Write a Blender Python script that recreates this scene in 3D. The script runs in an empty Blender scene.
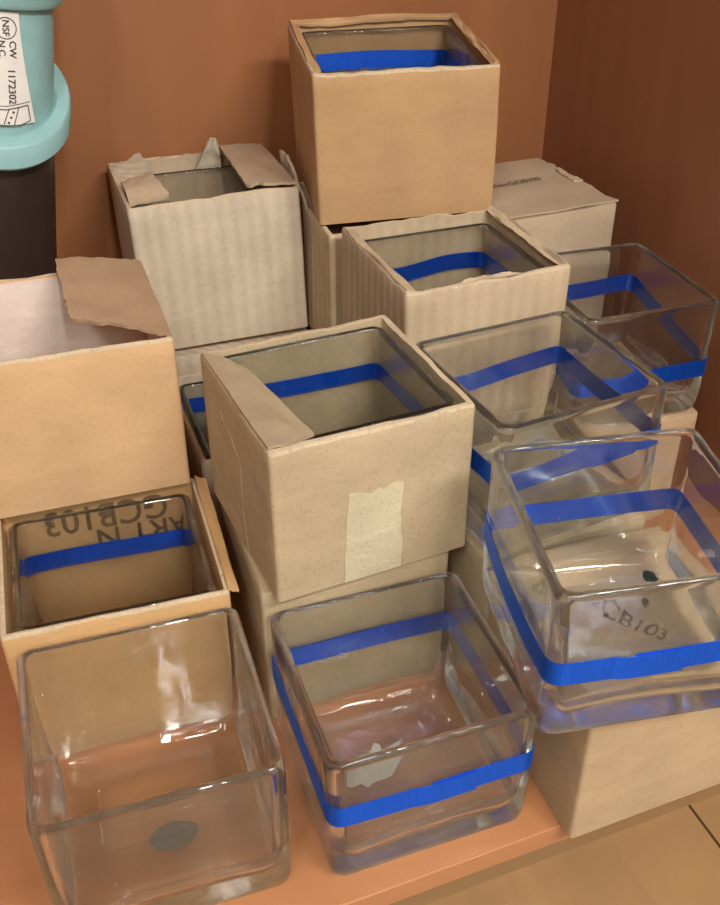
import bpy, bmesh, math, random
from mathutils import Vector, Matrix, noise, Euler
S = bpy.context.scene
COL = S.collection
rnd = random.Random(7)

# ------------------------------------------------------------------ camera
F, PITCH, ROLL, YAW, CH = 1017.0, 35.67, 2.46, 24.71, 0.6829
CX, CY = 66.0, 27.82
p, r, yw = (math.radians(a) for a in (PITCH, ROLL, YAW))
fw = Vector((math.sin(yw)*math.cos(p), math.cos(yw)*math.cos(p), -math.sin(p)))
rt = Vector((math.cos(yw), -math.sin(yw), 0)); up = rt.cross(fw)
r2 = rt*math.cos(r) + up*math.sin(r); u2 = -rt*math.sin(r) + up*math.cos(r)
cd = bpy.data.cameras.new('camera'); cam = bpy.data.objects.new('camera', cd); COL.objects.link(cam)
cam.matrix_world = Matrix(((r2.x, u2.x, -fw.x, 0), (r2.y, u2.y, -fw.y, 0), (r2.z, u2.z, -fw.z, CH), (0, 0, 0, 1)))
cd.sensor_fit = 'VERTICAL'; cd.sensor_height = 24; cd.sensor_width = 24*720/905
cd.lens = F/905*24; cd.shift_x = -CX/905; cd.shift_y = CY/905; cd.clip_start = .01
S.camera = cam

# ------------------------------------------------------------------ world, lights, exposure
w = bpy.data.worlds.new('room_air'); S.world = w; w.use_nodes = True
w.node_tree.nodes['Background'].inputs[0].default_value = (1.0, .97, .92, 1)
w.node_tree.nodes['Background'].inputs[1].default_value = .42
def area(name, loc, target, sx, sy, power, col):
    l = bpy.data.lights.new(name, 'AREA'); l.shape = 'RECTANGLE'; l.size = sx; l.size_y = sy
    l.energy = power; l.color = col
    o = bpy.data.objects.new(name, l); COL.objects.link(o); o.location = loc
    o.rotation_euler = (Vector(target)-Vector(loc)).to_track_quat('-Z', 'Y').to_euler()
    return o
area('ceiling_troffer', (.95, -1.35, 2.3), (.8, -.6, 0), 1.2, .16, 60, (1, .965, .91))
area('ceiling_troffer', (-.75, -1.0, 2.3), (-.6, -.4, 0), .16, 1.2, 24, (1, .965, .91))
area('ceiling_troffer', (.10, -2.3, 2.3), (.15, -.6, .3), .14, 1.2, 40, (1, .97, .92))  # extra lamp, added to put more glints into the glass
S.view_settings.view_transform = 'Standard'; S.view_settings.look = 'None'
S.view_settings.exposure = 0.03; S.view_settings.gamma = 1
try: S.view_settings.use_curve_mapping = False
except Exception: pass
cy = S.cycles
cy.use_denoising = True; cy.max_bounces = 28; cy.transmission_bounces = 24; cy.transparent_max_bounces = 24
cy.diffuse_bounces = 8; cy.glossy_bounces = 8; cy.sample_clamp_indirect = 60; cy.blur_glossy = .3

# ------------------------------------------------------------------ materials
def lin(c):
    return tuple(((v/255)/12.92 if v/255 <= .04045 else ((v/255+.055)/1.055)**2.4) for v in c) + (1,)
def newmat(name):
    m = bpy.data.materials.new(name); m.use_nodes = True
    nt = m.node_tree; return m, nt, nt.nodes['Principled BSDF']
def N(nt, t, **k):
    n = nt.nodes.new(t)
    for a, b in k.items():
        if a in n.inputs.keys(): n.inputs[a].default_value = b
        else: setattr(n, a, b)
    return n
def coords(nt, scale=(1, 1, 1), rot=(0, 0, 0)):
    tc = N(nt, 'ShaderNodeTexCoord'); mp = N(nt, 'ShaderNodeMapping')
    mp.inputs['Scale'].default_value = scale; mp.inputs['Rotation'].default_value = rot
    nt.links.new(tc.outputs['Object'], mp.inputs[0]); return mp.outputs[0]
def ramp(nt, src, stops):
    cr = N(nt, 'ShaderNodeValToRGB'); e = cr.color_ramp.elements
    e[0].position, e[0].color = stops[0][0], stops[0][1]; e[1].position, e[1].color = stops[-1][0], stops[-1][1]
    for pos, c in stops[1:-1]:
        q = e.new(pos); q.color = c
    nt.links.new(src, cr.inputs[0]); return cr.outputs[0]
def mixc(nt, a, b, fac, mode='MIX'):
    m = N(nt, 'ShaderNodeMix', data_type='RGBA', blend_type=mode)
    m.inputs[0].default_value = fac if not hasattr(fac, 'links') else 0
    if hasattr(fac, 'links'): nt.links.new(fac, m.inputs[0])
    for s, i in ((a, 6), (b, 7)):
        if hasattr(s, 'links'): nt.links.new(s, m.inputs[i])
        else: m.inputs[i].default_value = s
    return m.outputs[2]
def sc(c, k): return (c[0]*k, c[1]*k, c[2]*k, 1)

def card(name, rgb, ribs=0.0, speck=.5, wrinkle=.4):
    m, nt, b = newmat(name); c = lin(rgb)
    v = coords(nt)
    n1 = N(nt, 'ShaderNodeTexNoise', Scale=16.0, Detail=4.0); nt.links.new(v, n1.inputs['Vector'])
    base = ramp(nt, n1.outputs[0], [(.3, sc(c, .90)), (.7, sc(c, 1.08))])
    n2 = N(nt, 'ShaderNodeTexNoise', Scale=420.0, Detail=3.0, Roughness=.7); nt.links.new(coords(nt, (1, 1, .7)), n2.inputs['Vector'])
    sp = ramp(nt, n2.outputs[0], [(.30, sc((1, 1, 1), 1-.38*speck)), (.46, (1, 1, 1, 1)), (.62, (1, 1, 1, 1)), (.75, sc((1, 1, 1), 1+.22*speck))])
    col = mixc(nt, base, sp, 1.0, 'MULTIPLY')
    n4 = N(nt, 'ShaderNodeTexVoronoi', Scale=55.0); nt.links.new(v, n4.inputs['Vector'])
    dots = ramp(nt, n4.outputs[0], [(.0, (.45, .4, .35, 1)), (.05, (1, 1, 1, 1))])
    col = mixc(nt, col, dots, .5*speck, 'MULTIPLY')
    hs = []
    wv = None
    if ribs:
        w1 = N(nt, 'ShaderNodeTexWave', Scale=42.0, Distortion=.5, bands_direction='DIAGONAL'); w1.inputs['Detail Scale'].default_value = 1.0
        nt.links.new(coords(nt, (1.0, 1.0, 0.0)), w1.inputs['Vector'])
        n5 = N(nt, 'ShaderNodeTexNoise', Scale=60.0); nt.links.new(coords(nt, (1, 1, .3)), n5.inputs['Vector'])
        rc = ramp(nt, w1.outputs['Fac'], [(0, sc((1, 1, 1), 1-.10*ribs)), (1, (1, 1, 1, 1))])
        col = mixc(nt, col, rc, n5.outputs[0], 'MULTIPLY')
        wv = w1.outputs['Fac']
    nt.links.new(col, b.inputs['Base Color'])
    b.inputs['Roughness'].default_value = .78; b.inputs['Specular IOR Level'].default_value = .25
    n3 = N(nt, 'ShaderNodeTexNoise', Scale=22.0, Detail=5.0, Distortion=.6); nt.links.new(coords(nt, (1, 1, 1.8)), n3.inputs['Vector'])
    b1 = N(nt, 'ShaderNodeBump', Strength=.5*wrinkle, Distance=.006); nt.links.new(n3.outputs[0], b1.inputs['Height'])
    b2 = N(nt, 'ShaderNodeBump', Strength=.25, Distance=.0006); nt.links.new(n2.outputs[0], b2.inputs['Height'])
    nt.links.new(b1.outputs[0], b2.inputs['Normal'])
    last = b2
    if wv is not None:
        b3 = N(nt, 'ShaderNodeBump', Strength=.35*ribs, Distance=.0009); nt.links.new(wv, b3.inputs['Height'])
        nt.links.new(b2.outputs[0], b3.inputs['Normal']); last = b3
    nt.links.new(last.outputs[0], b.inputs['Normal'])
    return m
TAN = (200, 160, 114)
M_T = card('smooth_tan_cardboard', (192, 153, 110), 0, .25, .35)
M_D = card('golden_tan_cardboard', (208, 169, 126), 0, .25, .4)
M_C = card('yellow_tan_cardboard', (204, 162, 112), 0, .35, .4)
M_E = card('greyish_kraft_cardboard', (188, 166, 132), 0, .5, .5)
M_K = card('ribbed_kraft_cardboard', (198, 174, 142), 1.4, .45, .4)
M_M = card('pale_grey_ribbed_cardboard', (208, 190, 164), 1.8, .42, .45)
M_O = card('pale_kraft_cardboard', (192, 170, 142), .2, .4, .5)
M_I = card('plain_kraft_cardboard', (184, 157, 122), 0, .3, .5)
M_IN = card('grey_inner_cardboard', (186, 162, 134), .5, .4, .6)
M_TORN = card('torn_cardboard_edge', (206, 184, 152), .0, .9, 1.2)
M_TAPE = card('paper_tape', (206, 192, 158), .0, .6, .8)
M_TAPE2 = card('worn_paper_tape', (190, 166, 132), .0, .6, .8)

def wood(name, c1, c2, scale=3.0, rough=.4, axis='x', bump=.05):
    m, nt, b = newmat(name)
    s = {'x': (.6, 9, 9), 'y': (9, .6, 9), 'z': (9, 9, .6)}[axis]
    n1 = N(nt, 'ShaderNodeTexNoise', Scale=scale, Detail=6.0, Distortion=.8); nt.links.new(coords(nt, s), n1.inputs['Vector'])
    n2 = N(nt, 'ShaderNodeTexNoise', Scale=1.7, Detail=2.0); nt.links.new(coords(nt), n2.inputs['Vector'])
    a = ramp(nt, n1.outputs[0], [(.3, lin(c1)), (.7, lin(c2))])
    big = ramp(nt, n2.outputs[0], [(.3, (.88, .88, .88, 1)), (.7, (1.08, 1.06, 1.04, 1))])
    nt.links.new(mixc(nt, a, big, 1.0, 'MULTIPLY'), b.inputs['Base Color'])
    b.inputs['Roughness'].default_value = rough
    bp = N(nt, 'ShaderNodeBump', Strength=bump, Distance=.001); nt.links.new(n1.outputs[0], bp.inputs['Height'])
    nt.links.new(bp.outputs[0], b.inputs['Normal']); return m
M_BACK = wood('brown_laminate', (154, 99, 60), (165, 107, 66), 2.0, .5, 'z')
M_RIGHT = wood('red_brown_laminate', (150, 98, 68), (160, 106, 74), 2.0, .42, 'z')
M_SHELF = wood('orange_wood_veneer', (174, 116, 76), (186, 128, 86), 2.2, .32, 'x')
M_EDGE = wood('orange_edge_band', (184, 126, 84), (194, 136, 92), 3.0, .4, 'x')
M_KICK = wood('olive_brown_kick_board', (140, 108, 70), (150, 116, 76), 3.0, .6, 'x')

# floor: wood-look planks with dark joints
M_FLOOR, nt, b = newmat('tan_floor_plank')
br = N(nt, 'ShaderNodeTexBrick', Scale=1.0); br.offset = .37
br.inputs['Brick Width'].default_value = .9; br.inputs['Row Height'].default_value = .45; br.inputs['Mortar Size'].default_value = .0014
br.inputs['Color1'].default_value = lin((152, 117, 78)); br.inputs['Color2'].default_value = lin((158, 122, 83)); br.inputs['Mortar'].default_value = lin((70, 48, 30))
mp = coords(nt, (1, 1, 1), (0, 0, math.radians(90))); mp.node.inputs['Location'].default_value = (0.28, .0, 0)
nt.links.new(mp, br.inputs['Vector'])
n1 = N(nt, 'ShaderNodeTexNoise', Scale=3.0, Detail=6.0, Distortion=1.2); nt.links.new(coords(nt, (7, 1.2, 1)), n1.inputs['Vector'])
g = ramp(nt, n1.outputs[0], [(.3, (.86, .85, .84, 1)), (.7, (1.06, 1.05, 1.04, 1))])
nt.links.new(mixc(nt, br.outputs[0], g, 1.0, 'MULTIPLY'), b.inputs['Base Color']); b.inputs['Roughness'].default_value = .38

def plain(name, rgb, rough=.5, spec=.5, bump=0, bs=60):
    m, nt, b = newmat(name)
    n1 = N(nt, 'ShaderNodeTexNoise', Scale=float(bs), Detail=3.0); nt.links.new(coords(nt), n1.inputs['Vector'])
    c = lin(rgb); nt.links.new(ramp(nt, n1.outputs[0], [(.3, sc(c, .94)), (.7, sc(c, 1.05))]), b.inputs['Base Color'])
    b.inputs['Roughness'].default_value = rough; b.inputs['Specular IOR Level'].default_value = spec
    if bump:
        bp = N(nt, 'ShaderNodeBump', Strength=bump, Distance=.001); nt.links.new(n1.outputs[0], bp.inputs['Height'])
        nt.links.new(bp.outputs[0], b.inputs['Normal'])
    return m
M_TEAL = plain('pale_teal_plastic', (146, 186, 184), .42, .4, .05)
M_FLAP = card('dull_inner_board', (176, 144, 112), 0, .35, .5)
M_FLAPG = card('dull_grey_inner_board', (176, 154, 124), 0, .5, .9)
M_PIPE = plain('dark_brown_pipe', (52, 38, 34), .38, .5, .05)
M_LABEL = plain('white_label_paper', (232, 226, 218), .5, .4)
M_INK = plain('dark_label_ink', (66, 56, 52), .6)
M_STAMP = plain('brown_stamp_ink', (118, 92, 66), .7)
M_STAMP2 = plain('faint_stamp_ink', (96, 78, 60), .7)
M_FOIL = plain('silver_grey_sticker', (84, 86, 78), .35, .6, .5, 250)
M_SCRAP = plain('off_white_paper_scrap', (186, 182, 166), .6, .4, .6, 160)
M_CRUMB = plain('dark_green_leaf_crumb', (40, 56, 44), .7, .3, .6, 300)
M_LINE = card('brightened_inner_lining', (232, 214, 200), 0, .3, .6)  # lining colour lightened to stand in for light inside the box
M_CLEAR, nt, b = newmat('clear_sticky_tape')
b.inputs['Base Color'].default_value = lin((150, 165, 215)); b.inputs['Roughness'].default_value = .3; b.inputs['Alpha'].default_value = .45

# ribbon: blue satin
ANI = 0.25
M_RIB, nt, b = newmat('blue_satin_ribbon')
n1 = N(nt, 'ShaderNodeTexNoise', Scale=900.0, Detail=2.0); nt.links.new(coords(nt, (1, 1, .05)), n1.inputs['Vector'])
c = lin((14, 88, 215)); nt.links.new(ramp(nt, n1.outputs[0], [(.3, sc(c, .85)), (.7, sc(c, 1.12))]), b.inputs['Base Color'])
b.inputs['Roughness'].default_value = .38; b.inputs['Metallic'].default_value = .7; b.inputs['Anisotropic'].default_value = .9; b.inputs['Anisotropic Rotation'].default_value = ANI
b.inputs['Sheen Weight'].default_value = .25; b.inputs['Sheen Tint'].default_value = lin((60, 140, 255))
bp = N(nt, 'ShaderNodeBump', Strength=.10, Distance=.0004); nt.links.new(n1.outputs[0], bp.inputs['Height']); nt.links.new(bp.outputs[0], b.inputs['Normal'])

# glass with slow waves in the pressed walls
def glass(name, tint):
    m, nt, b = newmat(name); nt.nodes.remove(b)
    g = N(nt, 'ShaderNodeBsdfGlass', IOR=1.47); g.inputs['Color'].default_value = tint; g.inputs['Roughness'].default_value = 0.0
    n1 = N(nt, 'ShaderNodeTexNoise', Scale=14.0, Detail=2.0, Distortion=.5); nt.links.new(coords(nt, (1, 1, .5)), n1.inputs['Vector'])
    bp = N(nt, 'ShaderNodeBump', Strength=.13, Distance=.01); nt.links.new(n1.outputs[0], bp.inputs['Height'])
    nt.links.new(bp.outputs[0], g.inputs['Normal'])
    tr = N(nt, 'ShaderNodeBsdfTransparent'); tr.inputs['Color'].default_value = (.975, .98, .975, 1)
    mx = N(nt, 'ShaderNodeMixShader'); mx.inputs[0].default_value = .08
    nt.links.new(g.outputs[0], mx.inputs[1]); nt.links.new(tr.outputs[0], mx.inputs[2])
    nt.links.new(mx.outputs[0], nt.nodes['Material Output'].inputs[0]); return m
M_GLASS = glass('clear_pressed_glass', (.975, .985, .98, 1))

# ------------------------------------------------------------------ mesh helpers
def link(name, bm, mat, parent=None, smooth=False):
    bmesh.ops.recalc_face_normals(bm, faces=bm.faces)
    me = bpy.data.meshes.new(name); bm.to_mesh(me); bm.free()
    if smooth:
        for f in me.polygons: f.use_smooth = True
    me.materials.append(mat)
    o = bpy.data.objects.new(name, me); COL.objects.link(o)
    if parent: o.parent = parent
    return o
def tag(o, label=None, cat=None, group=None, kind=None):
    if label: o['label'] = label
    if cat: o['category'] = cat
    if group: o['group'] = group
    if kind: o['kind'] = kind
    return o
def sharp(o, ang=40):
    for f in o.data.polygons: f.use_smooth = True
    o.data.set_sharp_from_angle(angle=math.radians(ang))
def rsq(w, d, rad, ns, nc):
    """rounded rectangle, counter-clockwise from the front-left, same count for every size"""
    pts = []; hw, hd = w/2, d/2; rad = min(rad, hw*.98, hd*.98)
    cs = [(-hw+rad, -hd+rad, 180), (hw-rad, -hd+rad, 270), (hw-rad, hd-rad, 0), (-hw+rad, hd-rad, 90)]
    for k in range(4):
        cx_, cy_, a0 = cs[k]; nx_, ny_, _ = cs[(k+1) % 4]
        for i in range(nc+1):
            a = math.radians(a0+90*i/nc); pts.append((cx_+rad*math.cos(a), cy_+rad*math.sin(a)))
        a = math.radians(a0+90); sx, sy = cx_+rad*math.cos(a), cy_+rad*math.sin(a)
        ex, ey = nx_+rad*math.cos(a), ny_+rad*math.sin(a)
        for i in range(1, ns):
            t = i/ns; pts.append((sx+(ex-sx)*t, sy+(ey-sy)*t))
    return pts
def loft(rings, cap=True):
    bm = bmesh.new(); R = [[bm.verts.new(q) for q in ring] for ring in rings]; n = len(R[0])
    for a, b_ in zip(R, R[1:]):
        for i in range(n): bm.faces.new((a[i], a[(i+1) % n], b_[(i+1) % n], b_[i]))
    if cap: bm.faces.new(R[0][::-1]); bm.faces.new(R[-1])
    return bm
def nz(x, y, z, s, seed): return noise.noise(Vector((x*s+seed*7.3, y*s-seed*3.1, z*s+seed*1.7)))
def slab(name, P, th, mat, parent, nx=10, ny=10, amp=.001, jag=(0, 0, 0, 0), seed=1, bend=0.0, bx=0.0):
    """thin sheet through corners P0 P1 P2 P3 (order round), jag per edge 01,12,23,30"""
    P = [Vector(q) for q in P]; bm = bmesh.new(); nrm = ((P[1]-P[0]).cross(P[3]-P[0])).normalized()
    g = []
    for j in range(ny+1):
        row = []
        for i in range(nx+1):
            u, v = i/nx, j/ny
            e0, e1, e2, e3 = jag
            jj = lambda t, k: nz(t*9, k, seed, 1.6, seed)+.6*nz(t*31, k, seed, 1.6, seed)
            vv = v + (e0*jj(u, 1) if j == 0 else 0) + (e2*jj(u, 2) if j == ny else 0)
            uu = u + (e1*jj(v, 3) if i == nx else 0) + (e3*jj(v, 4) if i == 0 else 0)
            q = (P[0]*(1-uu)+P[1]*uu)*(1-vv)+(P[3]*(1-uu)+P[2]*uu)*vv
            q = q + nrm*(amp*nz(u*3, v*3, seed, 1.2, seed)*2 + bend*4*v*(1-v) + bx*4*u*(1-u))
            row.append(q)
        g.append(row)
    A = [[bm.verts.new(q) for q in row] for row in g]
    B = [[bm.verts.new(q+nrm*th) for q in row] for row in g]
    for j in range(ny):
        for i in range(nx):
            bm.faces.new((A[j][i], A[j+1][i], A[j+1][i+1], A[j][i+1])); bm.faces.new((B[j][i], B[j][i+1], B[j+1][i+1], B[j+1][i]))
    for i in range(nx):
        bm.faces.new((A[0][i], A[0][i+1], B[0][i+1], B[0][i])); bm.faces.new((A[ny][i+1], A[ny][i], B[ny][i], B[ny][i+1]))
    for j in range(ny):
        bm.faces.new((A[j+1][0], A[j][0], B[j][0], B[j+1][0])); bm.faces.new((A[j][nx], A[j+1][nx], B[j+1][nx], B[j][nx]))
    o = link(name, bm, mat, parent); sharp(o, 50); return o
def box(name, x0, x1, y0, y1, z0, z1, mat, parent=None, bevel=0):
    bm = bmesh.new(); bmesh.ops.create_cube(bm, size=1)
    bmesh.ops.scale(bm, vec=(x1-x0, y1-y0, z1-z0), verts=bm.verts); bmesh.ops.translate(bm, vec=((x0+x1)/2, (y0+y1)/2, (z0+z1)/2), verts=bm.verts)
    if bevel: bmesh.ops.bevel(bm, geom=bm.edges[:], offset=bevel, segments=3, affect='EDGES')
    return link(name, bm, mat, parent)
def root(name, loc, yaw, tx, ty, label, cat, group=None):
    o = bpy.data.objects.new(name, None); COL.objects.link(o); o.empty_display_size = .05
    Rx = Matrix.Rotation(math.radians(tx), 4, 'X'); Ry = Matrix.Rotation(math.radians(ty), 4, 'Y'); Rz = Matrix.Rotation(math.radians(yaw), 4, 'Z')
    o.matrix_world = Matrix.Translation(loc) @ Rz @ Ry @ Rx
    return tag(o, label, cat, group)
def text_mesh(s, size):
    cu = bpy.data.curves.new('t', 'FONT'); cu.body = s; cu.size = size; cu.align_x = 'CENTER'; cu.align_y = 'CENTER'; cu.offset = size*.012
    t = bpy.data.objects.new('t', cu); COL.objects.link(t)
    bpy.context.view_layer.update()
    me = bpy.data.meshes.new_from_object(t.evaluated_get(bpy.context.evaluated_depsgraph_get()))
    bpy.data.objects.remove(t)
    xs = [v.co.x for v in me.vertices]; ys = [v.co.y for v in me.vertices]
    me.transform(Matrix.Translation((-(min(xs)+max(xs))/2, -(min(ys)+max(ys))/2, 0))); return me
def text(name, s, size, mat, parent, loc, rot=(0, 0, 0), sx=1.0):
    me = text_mesh(s, size); me.name = name; me.materials.clear(); me.materials.append(mat)
    me.transform(Matrix.Diagonal((sx, 1, 1, 1)))
    o = bpy.data.objects.new(name, me); COL.objects.link(o); o.parent = parent; o.location = loc; o.rotation_euler = [math.radians(a) for a in rot]
    return o

# ------------------------------------------------------------------ glass vase
def vase_mesh(w, d, h, seed):
    t = .0062
    prof = [  # inset, z, corner radius, waviness
        (.060, .0, .010, 0), (.034, .0, .006, 0), (.024, .0, .010, 0), (.010, .0, .010, 0), (.0045, .0020, .011, 0), (.0012, .0065, .011, .1), (.0004, .014, .010, .3),
        (.0, .03, .009, 1), (.0, .05, .009, 1), (.0, .07, .009, 1), (.0, .09, .009, 1), (.0, .11, .009, 1), (.0, h-.006, .009, .5), (.0002, h-.0022, .009, .2), (.0016, h-.0004, .009, 0),
        (t/2, h, .010, 0), (t-.0016, h-.0004, .009, 0), (t-.0002, h-.0022, .0075, .2), (t, h-.006, .007, .5), (t, .11, .007, 1.6), (t, .09, .007, 1.8), (t+.0004, .07, .007, 2), (t+.0008, .05, .008, 2), (t+.0018, .035, .009, 1.6),
        (t+.0040, .024, .010, 1), (t+.0090, .0170, .012, .6), (t+.018, .0142, .014, .3), (t+.0240, .0138, .006, .2), (t+.0250, .0124, .006, .2), (t+.034, .0122, .008, .2), (.060, .0122, .010, 0)]
    rings = []
    for ins, z, rad, wv in prof:
        ring = []
        for x, y in rsq(w-2*ins, d-2*ins, rad, 12, 6):
            L = math.hypot(x, y) or 1
            k = wv*.0006*nz(x, y, z, 26, seed)
            # walls bow slightly, more at mid-side
            e = 1-min(1, abs(abs(x)/(w/2)-abs(y)/(d/2)))
            dz = 0
            if ins > t and .012 < z < .04:          # inside of the base: arched along each side, uneven in the middle
                side = min(abs(x)/(w/2-ins), abs(y)/(d/2-ins))
                dz = .0075*max(0, 1-side*side)*max(0, min(1, (.030-ins)/.018))*(1 if z < .03 else .5) + .0011*nz(x, y, z, 30, seed+5)
            ring.append((x*(1+k/L), y*(1+k/L), z+dz))
        rings.append(ring)
    return loft(rings)
def ribbon_mesh(w, d, zc, wid, seed, seam=.1, lap=.035, sag=None, drift=.002, tilt=0):
    """strip wound once around, starting at the front and overlapping itself"""
    base = rsq(w, d, .009, 16, 6); n = len(base)
    # arc length table
    P = base+[base[0]]; S_ = [0]
    for a, b_ in zip(P, P[1:]): S_.append(S_[-1]+math.hypot(b_[0]-a[0], b_[1]-a[1]))
    T = S_[-1]
    def at(s):
        s = s % T
        for i in range(n):
            if S_[i+1] >= s:
                f = (s-S_[i])/(S_[i+1]-S_[i]); a, b_ = P[i], P[i+1]
                tx, ty = b_[0]-a[0], b_[1]-a[1]; L = math.hypot(tx, ty)
                return a[0]+tx*f, a[1]+ty*f, ty/L, -tx/L
    start = seam; N_ = 150; rows = []; tot = T+lap
    for i in range(N_+1):
        s = tot*i/N_; x, y, nx_, ny_ = at(start+s)
        off = .0008 + (.0010*min(1, max(0, (s-(T-.012))/.012)) if s > T-.012 else 0)
        if sag: off += sag(x, y)
        zz = zc - (.0012*min(1, max(0, (s-(T-.012))/.004)) if s > T-.012 else 0) + tilt*y + drift*nz(x, y, 0, 9, seed)*2
        rows.append([(x+nx_*off, y+ny_*off, zz-wid/2), (x+nx_*(off+.0005), y+ny_*(off+.0005), zz-wid/2), (x+nx_*(off+.0005), y+ny_*(off+.0005), zz+wid/2), (x+nx_*off, y+ny_*off, zz+wid/2)])
    return loft(rows)
def vase(loc, yaw, tx, ty, dim, label, seed, rib=None, seam=.1, sag=None, name='glass_vase', group=None):
    R = root(name, loc, yaw, tx, ty, label, 'vase', group)
    b_ = link('glass_body', vase_mesh(dim[0], dim[1], dim[2], seed), M_GLASS, R, True)
    if rib:
        rb = link('ribbon', ribbon_mesh(dim[0], dim[1], rib[0], rib[1], seed, seam, sag=sag, drift=rib[2] if len(rib) > 2 else .002, tilt=rib[3] if len(rib) > 3 else 0), M_RIB, R); sharp(rb, 30)
    return R

# ------------------------------------------------------------------ cardboard box
def carton_mesh(w, d, h, th, seed, amp=.0012, jag=.0012, closed=False):
    rings = []
    zs = [0, .001] + [h*k/10 for k in range(1, 10)] + [h-.002, h]
    def ring(ins, z, rad, a, j=0):
        out = []
        for x, y in rsq(w-2*ins, d-2*ins, rad, 16, 3):
            L = math.hypot(x, y); k = a*(nz(x, y, z, 9, seed)*1.2+.35*nz(x, y, z, 30, seed+3))
            k -= abs(k)*0
            zz = z + (j*(nz(x, y, 0, 26, seed+9)+.7*nz(x, y, 0, 90, seed+2)) if j else 0)
            out.append((x*(1+k/L), y*(1+k/L), zz))
        return out
    rings.append(ring(.02, 0, .002, 0))
    for z in zs:
        ins = .0012 if z == 0 else (.0008 if z == h else 0)
        f = min(1, z/(h*.3))
        rings.append(ring(ins, z, .0035, amp*f, jag if z >= h-.003 and not closed else 0))
    if closed:
        for ins in (.006, .02, .045, .07): rings.append(ring(ins, h+.0006*(1 if ins > .01 else 0), .002, 0, .001))
    else:
        rings.append(ring(th*.5, h+.0006, .003, amp*.6, jag)); rings.append(ring(th, h, .002, amp*.25, jag))
        for k in range(9, 0, -2): rings.append(ring(th, h*k/10, .002, amp*.25))
        rings.append(ring(th, .0035, .002, 0)); rings.append(ring(.03, .0035, .002, 0)); rings.append(ring(.06, .0035, .002, 0))
    return loft(rings)
def carton(loc, yaw, tx, ty, dim, mat, label, seed, closed=False, th=.0042, name='cardboard_box', group=None, amp=.0012, jag=.0012):
    R = root(name, loc, yaw, tx, ty, label, 'box', group)
    c_ = link('carton', carton_mesh(dim[0], dim[1], dim[2], th, seed, amp, jag, closed), mat, R); sharp(c_, 35)
    c_.data.materials.append(M_TORN)
    for f in c_.data.polygons:
        if not closed and f.center.z > dim[2]-.0019 and abs(f.normal.z) > .35: f.material_index = 1
    return R

# ------------------------------------------------------------------ setting
WX, WY, SY, FZ = .6845, 1.165, .3994, -.05
def struct(o): o['kind'] = 'structure'; return o
struct(box('trim_1', -.6, WX, SY, WY, -.022, 0, M_SHELF, None, .0015)).name = 'cabinet_floor'
o = bpy.data.objects['cabinet_floor']; o.name = 'trim_1'
struct(box('trim_2', -.6, WX, SY+.006, SY+.02, FZ, -.022, M_KICK))
struct(box('wall_back', -.6, WX+.018, WY, WY+.018, FZ, 1.30, M_BACK))
struct(box('wall_right', WX, WX+.018, SY+.002, WY, FZ, 1.30, M_RIGHT))
struct(box('wall_left', -.618, -.6, SY+.002, WY+.018, FZ, 1.30, M_RIGHT))
struct(box('trim_3', -.618, WX+.018, SY-.01, WY+.018, 1.30, 1.33, M_RIGHT))
struct(box('floor', -2.0, 2.5, -2.2, WY+.018, FZ-.02, FZ, M_FLOOR))

# ------------------------------------------------------------------ bottom layer
vd = (.1525, .1525, .131)
V1 = vase((.2118, .4950, .0006), -1.6, 0, 0, (.1585, .1620, .132), 'clear glass cube vase with blue ribbon, standing at the front of the shelf', 11, (.079, .0205), .08)
V2 = vase((.0280, .5125, .0006), -2.9, 0, 0, (.1625, .1650, .1375), 'clear glass cube vase without ribbon, front left on the shelf', 12)
C = carton((.0319, .6835, 0), -3.2, 0, 0, (.169, .162, .1446), M_C, 'open tan box holding a ribboned vase, directly behind the ribbonless vase', 21)
VC = vase((.0319, .6835, .0045), -3.2, 0, 0, (.152, .1400, .134), 'ribboned glass vase inside the low tan box with stamped flap', 13, (.085, .019), .3, name='glass_vase')
Fb = carton((.2147, .6625, 0), -1.5, 0, 0, (.1592, .1585, .1455), M_E, 'kraft box under the centre box, behind the front ribboned vase', 22, closed=True)
I = carton((.3956, .4655, 0), .1, 0, 0, (.1652, .1598, .1440), M_I, 'closed kraft box at lower right overhanging the shelf edge', 23, closed=True, amp=.0016)
Nb = carton((.2130, .8560, 0), 0, 0, 0, (.164, .163, .147), M_M, 'grey kraft box wedged low behind the centre box, rim showing in the gap', 24)
VN = vase((.2130, .8560, .004), 0, 0, 0, (.148, .147, .139), 'ribboned vase barely visible in the gap left of the centre box', 14, (.110, .018), .1)
# boxes that carry the upper layers
def support(x, y, w_, d_, h_, yaw, label, seed, mat=M_E):
    return carton((x, y, 0), yaw, 0, 0, (w_, d_, h_), mat, label, seed, closed=True, amp=.0006)
support(.034, .8500, .160, .160, .1520, 0, 'tan box under the box with the folded-over torn flap', 31, M_D)
support(.388, .6350, .160, .155, .1445, 4.7, 'kraft box beneath the middle ribboned vase', 32, M_E)
support(.394, .8180, .160, .155, .1505, 1.7, 'kraft box beneath the ribbed box in the middle of the pile', 33, M_K)
support(.5545, .7785, .150, .155, .1380, 0, 'kraft box beneath the vase against the right cabinet wall', 34, M_I)
support(.2206, 1.0600, .168, .160, .1450, -1.2, 'grey box beneath the tall box with crumpled flaps', 35, M_M)
support(.3900, .9960, .158, .158, .1490, 0, 'kraft box beneath the box that carries the topmost box', 36, M_K)
support(.5480, .9681, .148, .150, .1450, 5, 'kraft box beneath the closed stamped box in the back right corner', 37, M_O)

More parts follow.
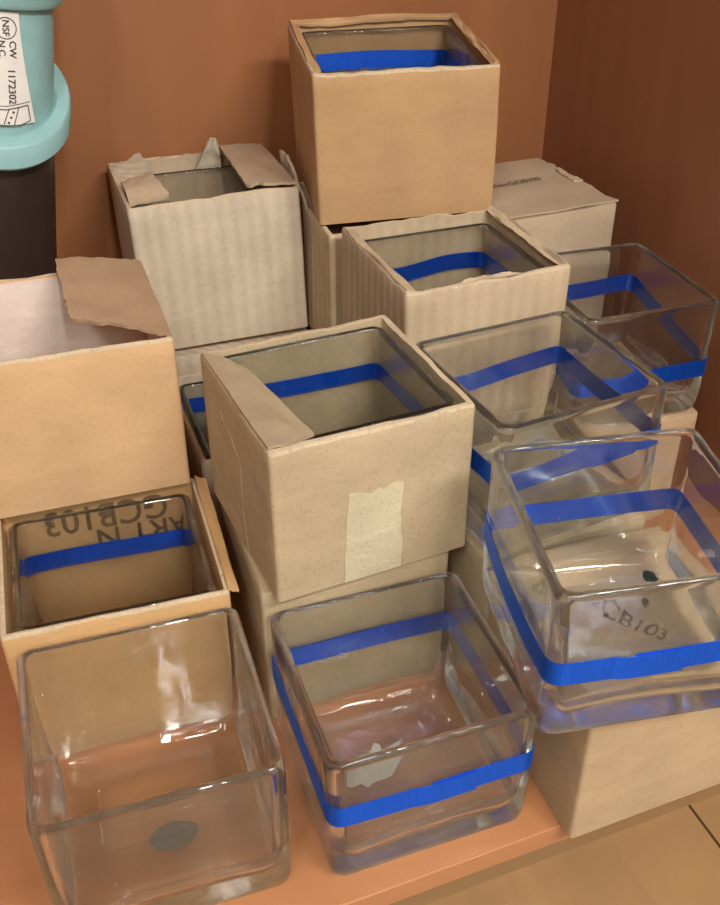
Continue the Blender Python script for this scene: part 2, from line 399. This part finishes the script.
# ------------------------------------------------------------------ second layer
D = carton((.0357, .8174, .1532), -1.4, 0, 0, (.1595, .1539, .1422), M_D, 'open golden tan box at left edge with torn flap folded over', 41)
E_ = carton((.2181, .654, .1475), 4.1, 0, 0, (.1652, .1606, .138), M_E, 'kraft box in the centre with pale paper tape on its front', 42, th=.0055, jag=.002)
VE = vase((.2181, .654, .1513), 4.1, 0, 0, (.1475, .1430, .1325), 'ribboned glass vase inside the taped centre box', 15, (.090, .016), .1)
K = carton((.394, .8180, .1518), 1.7, 0, 0, (.1658, .157, .1515), M_K, 'open ribbed kraft box under the topmost box, behind the middle vase', 43, th=.005, jag=.0026)
VK = vase((.394, .8180, .156), 1.7, 0, 0, (.149, .1400, .137), 'ribboned glass vase inside the open ribbed kraft box', 16, (.096, .0175, .006), .1)
L = carton((.3850, .9960, .1500), 0, 0, 0, (.160, .158, .1365), M_K, 'kraft box carrying the topmost box, mostly hidden behind the ribbed box', 44, th=.005)
Mb = carton((.2155, 1.0626, .1502), -1.2, -1.9, -1.3, (.174, .1543, .1584), M_M, 'tall pale grey ribbed box with crumpled open flaps, back left', 45, jag=.002)
VM = vase((.2155, 1.0620, .1545), -1.2, -1.9, -1.3, (.155, .141, .1400), 'glass vase inside the tall grey box with crumpled flaps', 17)
O = carton((.5470, .9681, .1463), 5, 0, 0, (.150, .1557, .1440), M_O, 'closed pale kraft box with stamped lid in the back right corner', 46, closed=True)
def bulge(x, y): return (.0035*max(0, 1-(y/.07)**2) if x < -.07 else 0)
V3 = vase((.3555, .4385, .1486), -10.9, 1.6, -.6, (.1575, .1580, .1340), 'large clear vase with satin blue ribbon, askew on the lower right box', 18, (.068, .0200, .0015), .062, sag=bulge)
V4 = vase((.3895, .6353, .1457), 4.7, 0, 0, (.1590, .1518, .130), 'ribboned clear vase between the taped centre box and the right wall', 19, (.080, .0185, .004), .1)
V5 = vase((.5560, .7784, .1394), -2.0, 0, 0, (.1461, .1527, .1253), 'ribboned clear vase at far right against the cabinet side wall', 20, (.066, .0185, .002, .16), .05)
# ------------------------------------------------------------------ top
T = carton((.4052, 1.0065, .2975), -9.6, 3.5, -1.8, (.1815, .1691, .1475), M_T, 'smooth tan box perched on top of the whole pile', 47, th=.006, jag=.002)
q = T.matrix_world
VT = vase(q @ Vector((0, 0, .005)), -9.6, 3.5, -1.8, (.163, .151, .137), 'ribboned glass vase inside the topmost tan box', 25, (.102, .018, .003), .06)

# ------------------------------------------------------------------ flaps, tape, stamps, scraps
# centre box: left flap folded over the vase rim, tape on two faces
w2, d2, hh = .0826, .0803, .138
slab('flap', [(-w2+.001, -d2+.004, hh), (-w2+.038, -d2+.010, hh-.001), (-w2+.026, d2-.038, hh-.001), (-w2+.001, d2-.006, hh)], .0022, M_FLAPG, E_, 10, 14, .0012, (0, .02, 0, 0), 3, bx=.0006)
def taped(face, pts, mat, seed, jg, label):
    """paper tape that follows the carton's own uneven wall"""
    W_, D_, H_, SD, AM = .1652, .1606, .138, 42, .0012
    nx, ny = 14, 18; bm = bmesh.new(); G = []
    for j_ in range(ny+1):
        row = []
        for i_ in range(nx+1):
            u, v = i_/nx, j_/ny
            uu = u + (jg*nz(v*5, 1, 0, 1, seed) if i_ == 0 else jg*nz(v*5, 7, 0, 1, seed) if i_ == nx else 0)
            vv = v + (jg*1.3*nz(u*4, 3, 0, 1.5, seed) if j_ == ny else 0)
            a = (pts[0][0]*(1-uu)+pts[1][0]*uu)*(1-vv)+(pts[3][0]*(1-uu)+pts[2][0]*uu)*vv
            z = (pts[0][1]*(1-uu)+pts[1][1]*uu)*(1-vv)+(pts[3][1]*(1-uu)+pts[2][1]*uu)*vv
            x, y = (a, -D_/2) if face == 'front' else (-W_/2, a)
            L_ = math.hypot(x, y); k = AM*min(1, z/(H_*.3))*(nz(x, y, z, 9, SD)*1.2+.35*nz(x, y, z, 30, SD+3))
            row.append((x*(1+k/L_), y*(1+k/L_), z))
        G.append(row)
    off = Vector((0, -1, 0)) if face == 'front' else Vector((-1, 0, 0))
    A_ = [[bm.verts.new(Vector(q)+off*.0001) for q in r_] for r_ in G]; B_ = [[bm.verts.new(Vector(q)+off*.0005) for q in r_] for r_ in G]
    for j_ in range(ny):
        for i_ in range(nx):
            bm.faces.new((B_[j_][i_], B_[j_][i_+1], B_[j_+1][i_+1], B_[j_+1][i_]))
            bm.faces.new((A_[j_][i_], A_[j_+1][i_], A_[j_+1][i_+1], A_[j_][i_+1]))
    for i_ in range(nx):
        bm.faces.new((A_[0][i_], A_[0][i_+1], B_[0][i_+1], B_[0][i_])); bm.faces.new((A_[ny][i_+1], A_[ny][i_], B_[ny][i_], B_[ny][i_+1]))
    for j_ in range(ny):
        bm.faces.new((A_[j_+1][0], A_[j_][0], B_[j_][0], B_[j_+1][0])); bm.faces.new((A_[j_][nx], A_[j_+1][nx], B_[j_+1][nx], B_[j_][nx]))
    o = link('tape', bm, mat, E_); sharp(o, 50); o['label'] = label
taped('front', [(-.028, .001), (.021, .001), (.022, .083), (-.024, .086)], M_TAPE, 5, .05, 'pale paper tape on the front face')
taped('left', [(.036, .002), (-.012, .002), (-.010, .094), (.032, .106)], M_TAPE2, 6, .08, 'worn paper tape on the left side')
# low tan box: stamped inner flap behind its vase
w2, d2, hh = .0845, .081, .1446
fl = slab('flap', [(-.076, d2-.0050, .098), (.074, d2-.0050, .090), (.074, d2-.0050, hh-.002), (-.076, d2-.0050, hh-.002)], -.0014, M_C, C, 22, 8, .0002, (.10, 0, 0, 0), 8)
fl['label'] = 'torn inner flap with stamped article number'
text('stamp', 'GCB103', .034, M_STAMP, fl, (.004, d2-.0058, .1245), (90, 180, 0), .90)['label'] = 'brown stamped lettering'
text('stamp', 'ART N', .030, M_STAMP, fl, (.034, d2-.0058, .1005), (90, 180, 0), .95)['label'] = 'brown stamped lettering'
slab('flap', [(w2-.002, -d2+.002, hh), (w2+.006, -d2+.002, hh-.004), (w2+.007, d2-.01, hh+.001), (w2-.002, d2-.004, hh+.002)], .002, M_C, C, 4, 12, .001, (0, .02, 0, 0), 9)
# left box: torn flap folded inward over the opening
w2, d2, hh = .0797, .077, .1422
slab('flap', [(w2-.001, -d2+.002, hh+.0005), (w2-.001, d2-.001, hh+.0005), (.006, d2-.002, hh+.012), (.007, -.020, hh-.001)], .003, M_FLAP, D, 18, 18, .0012, (.0, .015, .02, .02), 11, bend=.0008)
slab('flap', [(-.070, d2-.006, .03), (.074, d2-.006, .03), (.074, d2-.006, hh-.002), (-.070, d2-.006, hh-.002)], -.002, M_LINE, D, 12, 10, .0006, (0, 0, 0, 0), 12)['label'] = 'inner lining panel, colour lightened so the interior looks lit'
slab('flap', [(w2-.006, -d2+.006, .03), (w2-.006, d2-.010, .03), (w2-.006, d2-.010, hh-.004), (w2-.006, -d2+.006, hh-.004)], .002, M_LINE, D, 12, 10, .0006, (0, 0, 0, 0), 13)['label'] = 'inner lining panel, colour lightened so the interior looks lit'
# ribbed middle box
w2, d2, hh = .0829, .0785, .1515
slab('flap', [(w2-.0085, -d2+.006, hh-.003), (w2-.001, -d2+.002, hh+.0005), (w2-.001, d2-.002, hh+.0015), (w2-.0085, d2-.006, hh-.002)], .0022, M_TORN, K, 5, 26, .0016, (0, .10, 0, .12), 14)['label'] = 'ragged torn edge'
slab('flap', [(-w2+.001, -d2+.004, hh), (-w2+.010, -d2+.006, hh-.003), (-w2+.009, d2-.008, hh-.003), (-w2+.001, d2-.002, hh)], .002, M_K, K, 5, 16, .0012, (0, .06, 0, 0), 15)
slab('flap', [(-.030, -d2+.001, hh+.0005), (.030, -d2+.001, hh+.0005), (.020, -d2+.006, hh+.001), (-.022, -d2+.006, hh+.001)], .0012, M_TORN, K, 16, 4, .0008, (0, .05, .3, .05), 16)['label'] = 'pale torn strip on the front rim'
# box under the topmost: one flap sticks out at the back left
w2, d2, hh = .080, .079, .1365
slab('flap', [(-w2+.001, -.002, hh-.002), (-w2+.001, d2-.002, hh-.002), (-w2-.002, d2+.000, hh+.036), (-w2-.002, .050, hh+.038)], .003, M_M, L, 6, 6, .001, (0, .05, .08, .05), 17)
# tall grey box
w2, d2, hh = .087, .0771, .1584
slab('flap', [(-w2+.001, -.010, hh), (-w2+.001, d2-.002, hh), (-w2+.036, d2-.012, hh+.012), (-w2+.042, -.012, hh-.001)], .003, M_M, Mb, 12, 12, .0016, (.0, .02, .05, .04), 18, bend=.004)
slab('flap', [(-w2+.004, -d2+.010, hh-.002), (-w2+.044, -d2+.020, hh-.001), (-w2+.034, -.004, hh+.006), (-w2+.004, -.012, hh+.004)], .003, M_IN, Mb, 10, 8, .0015, (.0, .03, .05, .0), 19, bend=.005)
slab('flap', [(w2-.001, -d2+.003, hh+.001), (w2-.001, d2-.004, hh+.001), (w2-.050, d2-.010, hh+.006), (w2-.052, -d2+.012, hh+.002)], .003, M_IN, Mb, 12, 12, .0010, (.0, .02, .03, .03), 20, bend=.001)
slab('flap', [(.008, d2-.012, hh-.012), (.036, d2-.018, hh-.012), (.032, d2-.030, hh+.020), (.024, d2-.024, hh+.022)], .003, M_M, Mb, 8, 8, .002, (.0, .05, .12, .05), 21)
slab('flap', [(-w2+.01, d2-.006, .05), (w2-.01, d2-.006, .05), (w2-.01, d2-.005, hh+.001), (-w2+.01, d2-.005, hh+.001)], -.002, M_IN, Mb, 12, 8, .0006, (0, 0, .03, 0), 22)
# closed stamped box in the corner
w2, d2, hh = .075, .0778, .1440
fl = slab('lid_flap', [(-w2+.001, -d2+.003, hh+.001), (w2-.001, -d2+.003, hh+.001), (w2-.002, d2-.001, hh+.001), (-w2+.001, d2-.001, hh+.001)], .0022, M_O, O, 20, 16, .0010, (.0, .02, 0, 0), 23)
text('stamp', 'Art.No:GCB103', .0125, M_STAMP2, fl, (-.010, .010, hh+.0052), (0, 0, 2), 1.0)['label'] = 'small stamped lettering'
slab('torn_strip', [(w2-.012, -.010, hh+.003), (w2-.001, -.012, hh+.003), (w2-.001, .034, hh+.003), (w2-.010, .030, hh+.004)], .0016, M_TORN, O, 6, 12, .001, (0, .1, 0, .15), 24)
# lower right box: stamp on its lid, read through the vase above
text('stamp', 'ART GCB103', .0200, M_STAMP2, I, (-.026, .008, .1455), (0, 0, -56), 1.0)['label'] = 'faint stamped lettering on the lid'
# topmost box
w2, d2, hh = .0907, .0845, .1475
slab('flap', [(-w2+.001, -d2+.004, hh), (-w2+.009, -d2+.008, hh-.002), (-w2+.009, d2-.010, hh-.002), (-w2+.001, d2-.002, hh+.001)], .0025, M_T, T, 5, 18, .0016, (0, .06, 0, 0), 25)
slab('flap', [(w2-.009, -d2+.008, hh-.002), (w2-.001, -d2+.004, hh), (w2-.001, d2-.002, hh+.001), (w2-.008, d2-.010, hh-.002)], .0025, M_T, T, 5, 18, .0016, (0, 0, 0, .06), 26)
slab('flap', [(-w2+.004, d2-.010, hh-.001), (w2-.004, d2-.010, hh-.001), (w2-.002, d2-.001, hh+.002), (-w2+.002, d2-.001, hh+.001)], .0025, M_T, T, 18, 4, .0016, (.2, 0, 0, 0), 27)
for k, (x_, z_, s_) in enumerate(((-.030, .101, .011), (-.008, .094, .016))):
    slab('clear_tape', [(x_, .0785, z_-s_*.7), (x_+s_*1.2, .0785, z_-s_*.7), (x_+s_*1.2, .0785, z_+s_*.7), (x_, .0785, z_+s_*.7)], .0003, M_CLEAR, VT, 3, 3, .0001, (0, 0, 0, 0), 28+k)
# box under the centre box: a folded lip along the left top edge
slab('flap', [(-.0790, -.076, .1465), (-.030, -.074, .1465), (-.030, .074, .1465), (-.0790, .076, .1465)], .0008, M_E, Fb, 8, 14, .0003, (0, 0, 0, .03), 30)
# lower right box: lid seam flap
# things stuck to / lying in the vases
def disc(name, R_, rx, ry, z, mat, parent, loc, yaw=0, seed=1, jag=.08, th=.0006):
    n = 28; rr = [1+jag*nz(math.cos(i*2*math.pi/n)*3, math.sin(i*2*math.pi/n)*3, 0, 1, seed) for i in range(n)]
    rings = [[(rx*rr[i]*math.cos(i*2*math.pi/n)*k, ry*rr[i]*math.sin(i*2*math.pi/n)*k, zz) for i in range(n)] for k, zz in ((1, 0), (1, th))]
    o = link(name, loft(rings), mat, parent); o.location = loc; o.rotation_euler = (0, 0, math.radians(yaw)); return o
disc('sticker', 0, .0185, .0120, 0, M_FOIL, V2, (.004, -.018, .0142), 0, 3, .02)['label'] = 'round silver grey sticker on the base'
disc('paper_scrap', 0, .026, .015, 0, M_SCRAP, V1, (-.018, .004, .0136), 20, 5, .5)['label'] = 'torn off-white paper scrap on the base'
def crumb(x, y, s, label, seed):
    bm = bmesh.new(); bmesh.ops.create_icosphere(bm, subdivisions=2, radius=s)
    for v in bm.verts:
        k = 1+.9*nz(v.co.x, v.co.y, v.co.z, .9/s, seed); v.co = Vector((v.co.x*k*1.2, v.co.y*k, v.co.z*k*.5))
    o = link('leaf_crumb', bm, M_CRUMB); o.location = V3.matrix_world @ Vector((x, y, .0148 if s < .003 else .0165))
    return tag(o, label, 'plant debris', 'leaf crumbs in the askew vase')
crumb(.050, .047, .0052, 'dark green leaf crumb stuck in the back corner of the askew vase', 3)
crumb(.028, .030, .0016, 'tiny dark leaf crumb nearest the large corner crumb in the askew vase', 4)
crumb(.035, .018, .0020, 'middle one of the three tiny leaf crumbs in the askew vase', 5)
crumb(.002, .016, .0016, 'leftmost of the three tiny leaf crumbs in the askew vase', 6)

# ------------------------------------------------------------------ drain pipe with teal fitting
PX, PY = -.037, 1.03
PR = root('drain_pipe', (PX, PY, 0), 0, 0, 8.6, 'dark brown drain pipe with a pale teal coupling, standing at the upper left', 'pipe')
def lathe(prof, n=64):
    rings = []
    for q in prof:
        rad, z = q[0], q[1]; sh = q[2] if len(q) > 2 else 0
        rings.append([(rad*math.cos(2*math.pi*i/n), rad*math.sin(2*math.pi*i/n), z+sh*rad*math.sin(2*math.pi*i/n)) for i in range(n)])
    return loft(rings)
def part(name, prof, mat):
    o = link(name, lathe(prof), mat, PR); sharp(o, 40); return o
Z0 = .4270; SH = .55
part('pipe', [(.040, .008), (.0505, .008), (.0505, Z0-.03, SH), (.040, Z0-.03, SH)], M_PIPE)
part('coupling_sleeve', [(.046, Z0-.022, SH), (.0635, Z0-.022, SH), (.0655, Z0-.019, SH), (.0655, Z0-.002, SH), (.064, Z0, SH), (.0535, Z0, SH), (.0505, Z0-.003, SH), (.046, Z0-.003, SH)], M_TEAL)
part('coupling_body', [(.044, Z0-.012, SH), (.0500, Z0-.012, SH), (.0515, Z0+.02, SH*.7), (.0518, .47), (.0515, .60), (.044, .60)], M_TEAL)
part('coupling_collar', [(.050, .503), (.058, .503), (.0605, .507), (.0605, .56), (.058, .565), (.050, .565)], M_TEAL)
# curved label with print
def curved(name, quadfn, nu, nv, mat, parent, rad, th=.0004):
    bm = bmesh.new(); A = []
    for j in range(nv+1):
        A.append([(lambda uz: (bm.verts.new((rad*math.sin(uz[0]), -rad*math.cos(uz[0]), uz[1])), bm.verts.new(((rad+th)*math.sin(uz[0]), -(rad+th)*math.cos(uz[0]), uz[1]))))(quadfn(i/nu, j/nv)) for i in range(nu+1)])
    for j in range(nv):
        for i in range(nu):
            bm.faces.new((A[j][i][1], A[j][i+1][1], A[j+1][i+1][1], A[j+1][i][1]))
            bm.faces.new((A[j][i][0], A[j+1][i][0], A[j+1][i+1][0], A[j][i+1][0]))
    for j in range(nv):
        bm.faces.new((A[j][0][0], A[j][0][1], A[j+1][0][1], A[j+1][0][0])); bm.faces.new((A[j][nu][1], A[j][nu][0], A[j+1][nu][0], A[j+1][nu][1]))
    for i in range(nu):
        bm.faces.new((A[0][i][0], A[0][i+1][0], A[0][i+1][1], A[0][i][1])); bm.faces.new((A[nv][i][1], A[nv][i+1][1], A[nv][i+1][0], A[nv][i][0]))
    return link(name, bm, mat, parent)
def bent_text(s, size, ang, z, parent, rad, rot=-90, mat=M_INK):
    me = text_mesh(s, size); me.transform(Matrix.Rotation(math.radians(rot), 4, 'Z'))
    for v in me.vertices:
        a = ang+v.co.x/rad; v.co = Vector((rad*math.sin(a), -rad*math.cos(a), z+v.co.y))
    me.materials.clear(); me.materials.append(mat); me.name = 'label_print'
    o = bpy.data.objects.new('label_print', me); COL.objects.link(o); o.parent = parent; return o
lb = curved('label', lambda u, v: (-.75+u*(1.11+.24*(1-v)**1.5), .403+.097*v+.006*u*(1-v)), 24, 16, M_LABEL, PR, .0526)
lb['label'] = 'white printed paper label'
RL = .0536
bent_text('NSF', .0078, .15, .4875, lb, RL)
bent_text('CW', .0080, .245, .4705, lb, RL); bent_text('N.C.', .0075, .08, .4705, lb, RL)
bent_text('1172302', .0085, .21, .4395, lb, RL)
def polyline(pts, wd, parent):
    bm = bmesh.new()
    pts = [(a0+(a1-a0)*k/8, z0+(z1-z0)*k/8) for (a0, z0), (a1, z1) in zip(pts, pts[1:]) for k in range(8)]+[pts[-1]]
    for (a0, z0), (a1, z1) in zip(pts, pts[1:]):
        dx, dz = (a1-a0)*RL, z1-z0; L_ = math.hypot(dx, dz) or 1; nx_, nz_ = -dz/L_*wd/2, dx/L_*wd/2
        q = []
        for a, z, s in ((a0, z0, 1), (a1, z1, 1), (a1, z1, -1), (a0, z0, -1)):
            aa = a+s*nx_/RL; q.append(bm.verts.new((RL*math.sin(aa), -RL*math.cos(aa), z+s*nz_)))
        bm.faces.new(q)
    return link('label_print', bm, M_INK, parent)
polyline([(.15+.0085/RL*math.cos(t*math.pi/12), .4875+.0085*math.sin(t*math.pi/12)) for t in range(25)], .0007, lb)
polyline([(-.7, .4245), (.10, .4235), (.50, .4275)], .0005, lb)
polyline([(-.6, .407), (.30, .407), (.50, .411), (.46, .4245), (.1, .4205), (-.6, .421), (-.6, .407)], .0008, lb)
polyline([(.06, .408), (.14, .4205)], .0007, lb); polyline([(.22, .4075), (.30, .4225)], .0007, lb)
for q in range(3): bent_text('.', .014, .135+.04*q, .4095+.0045*q, lb, RL, 0)
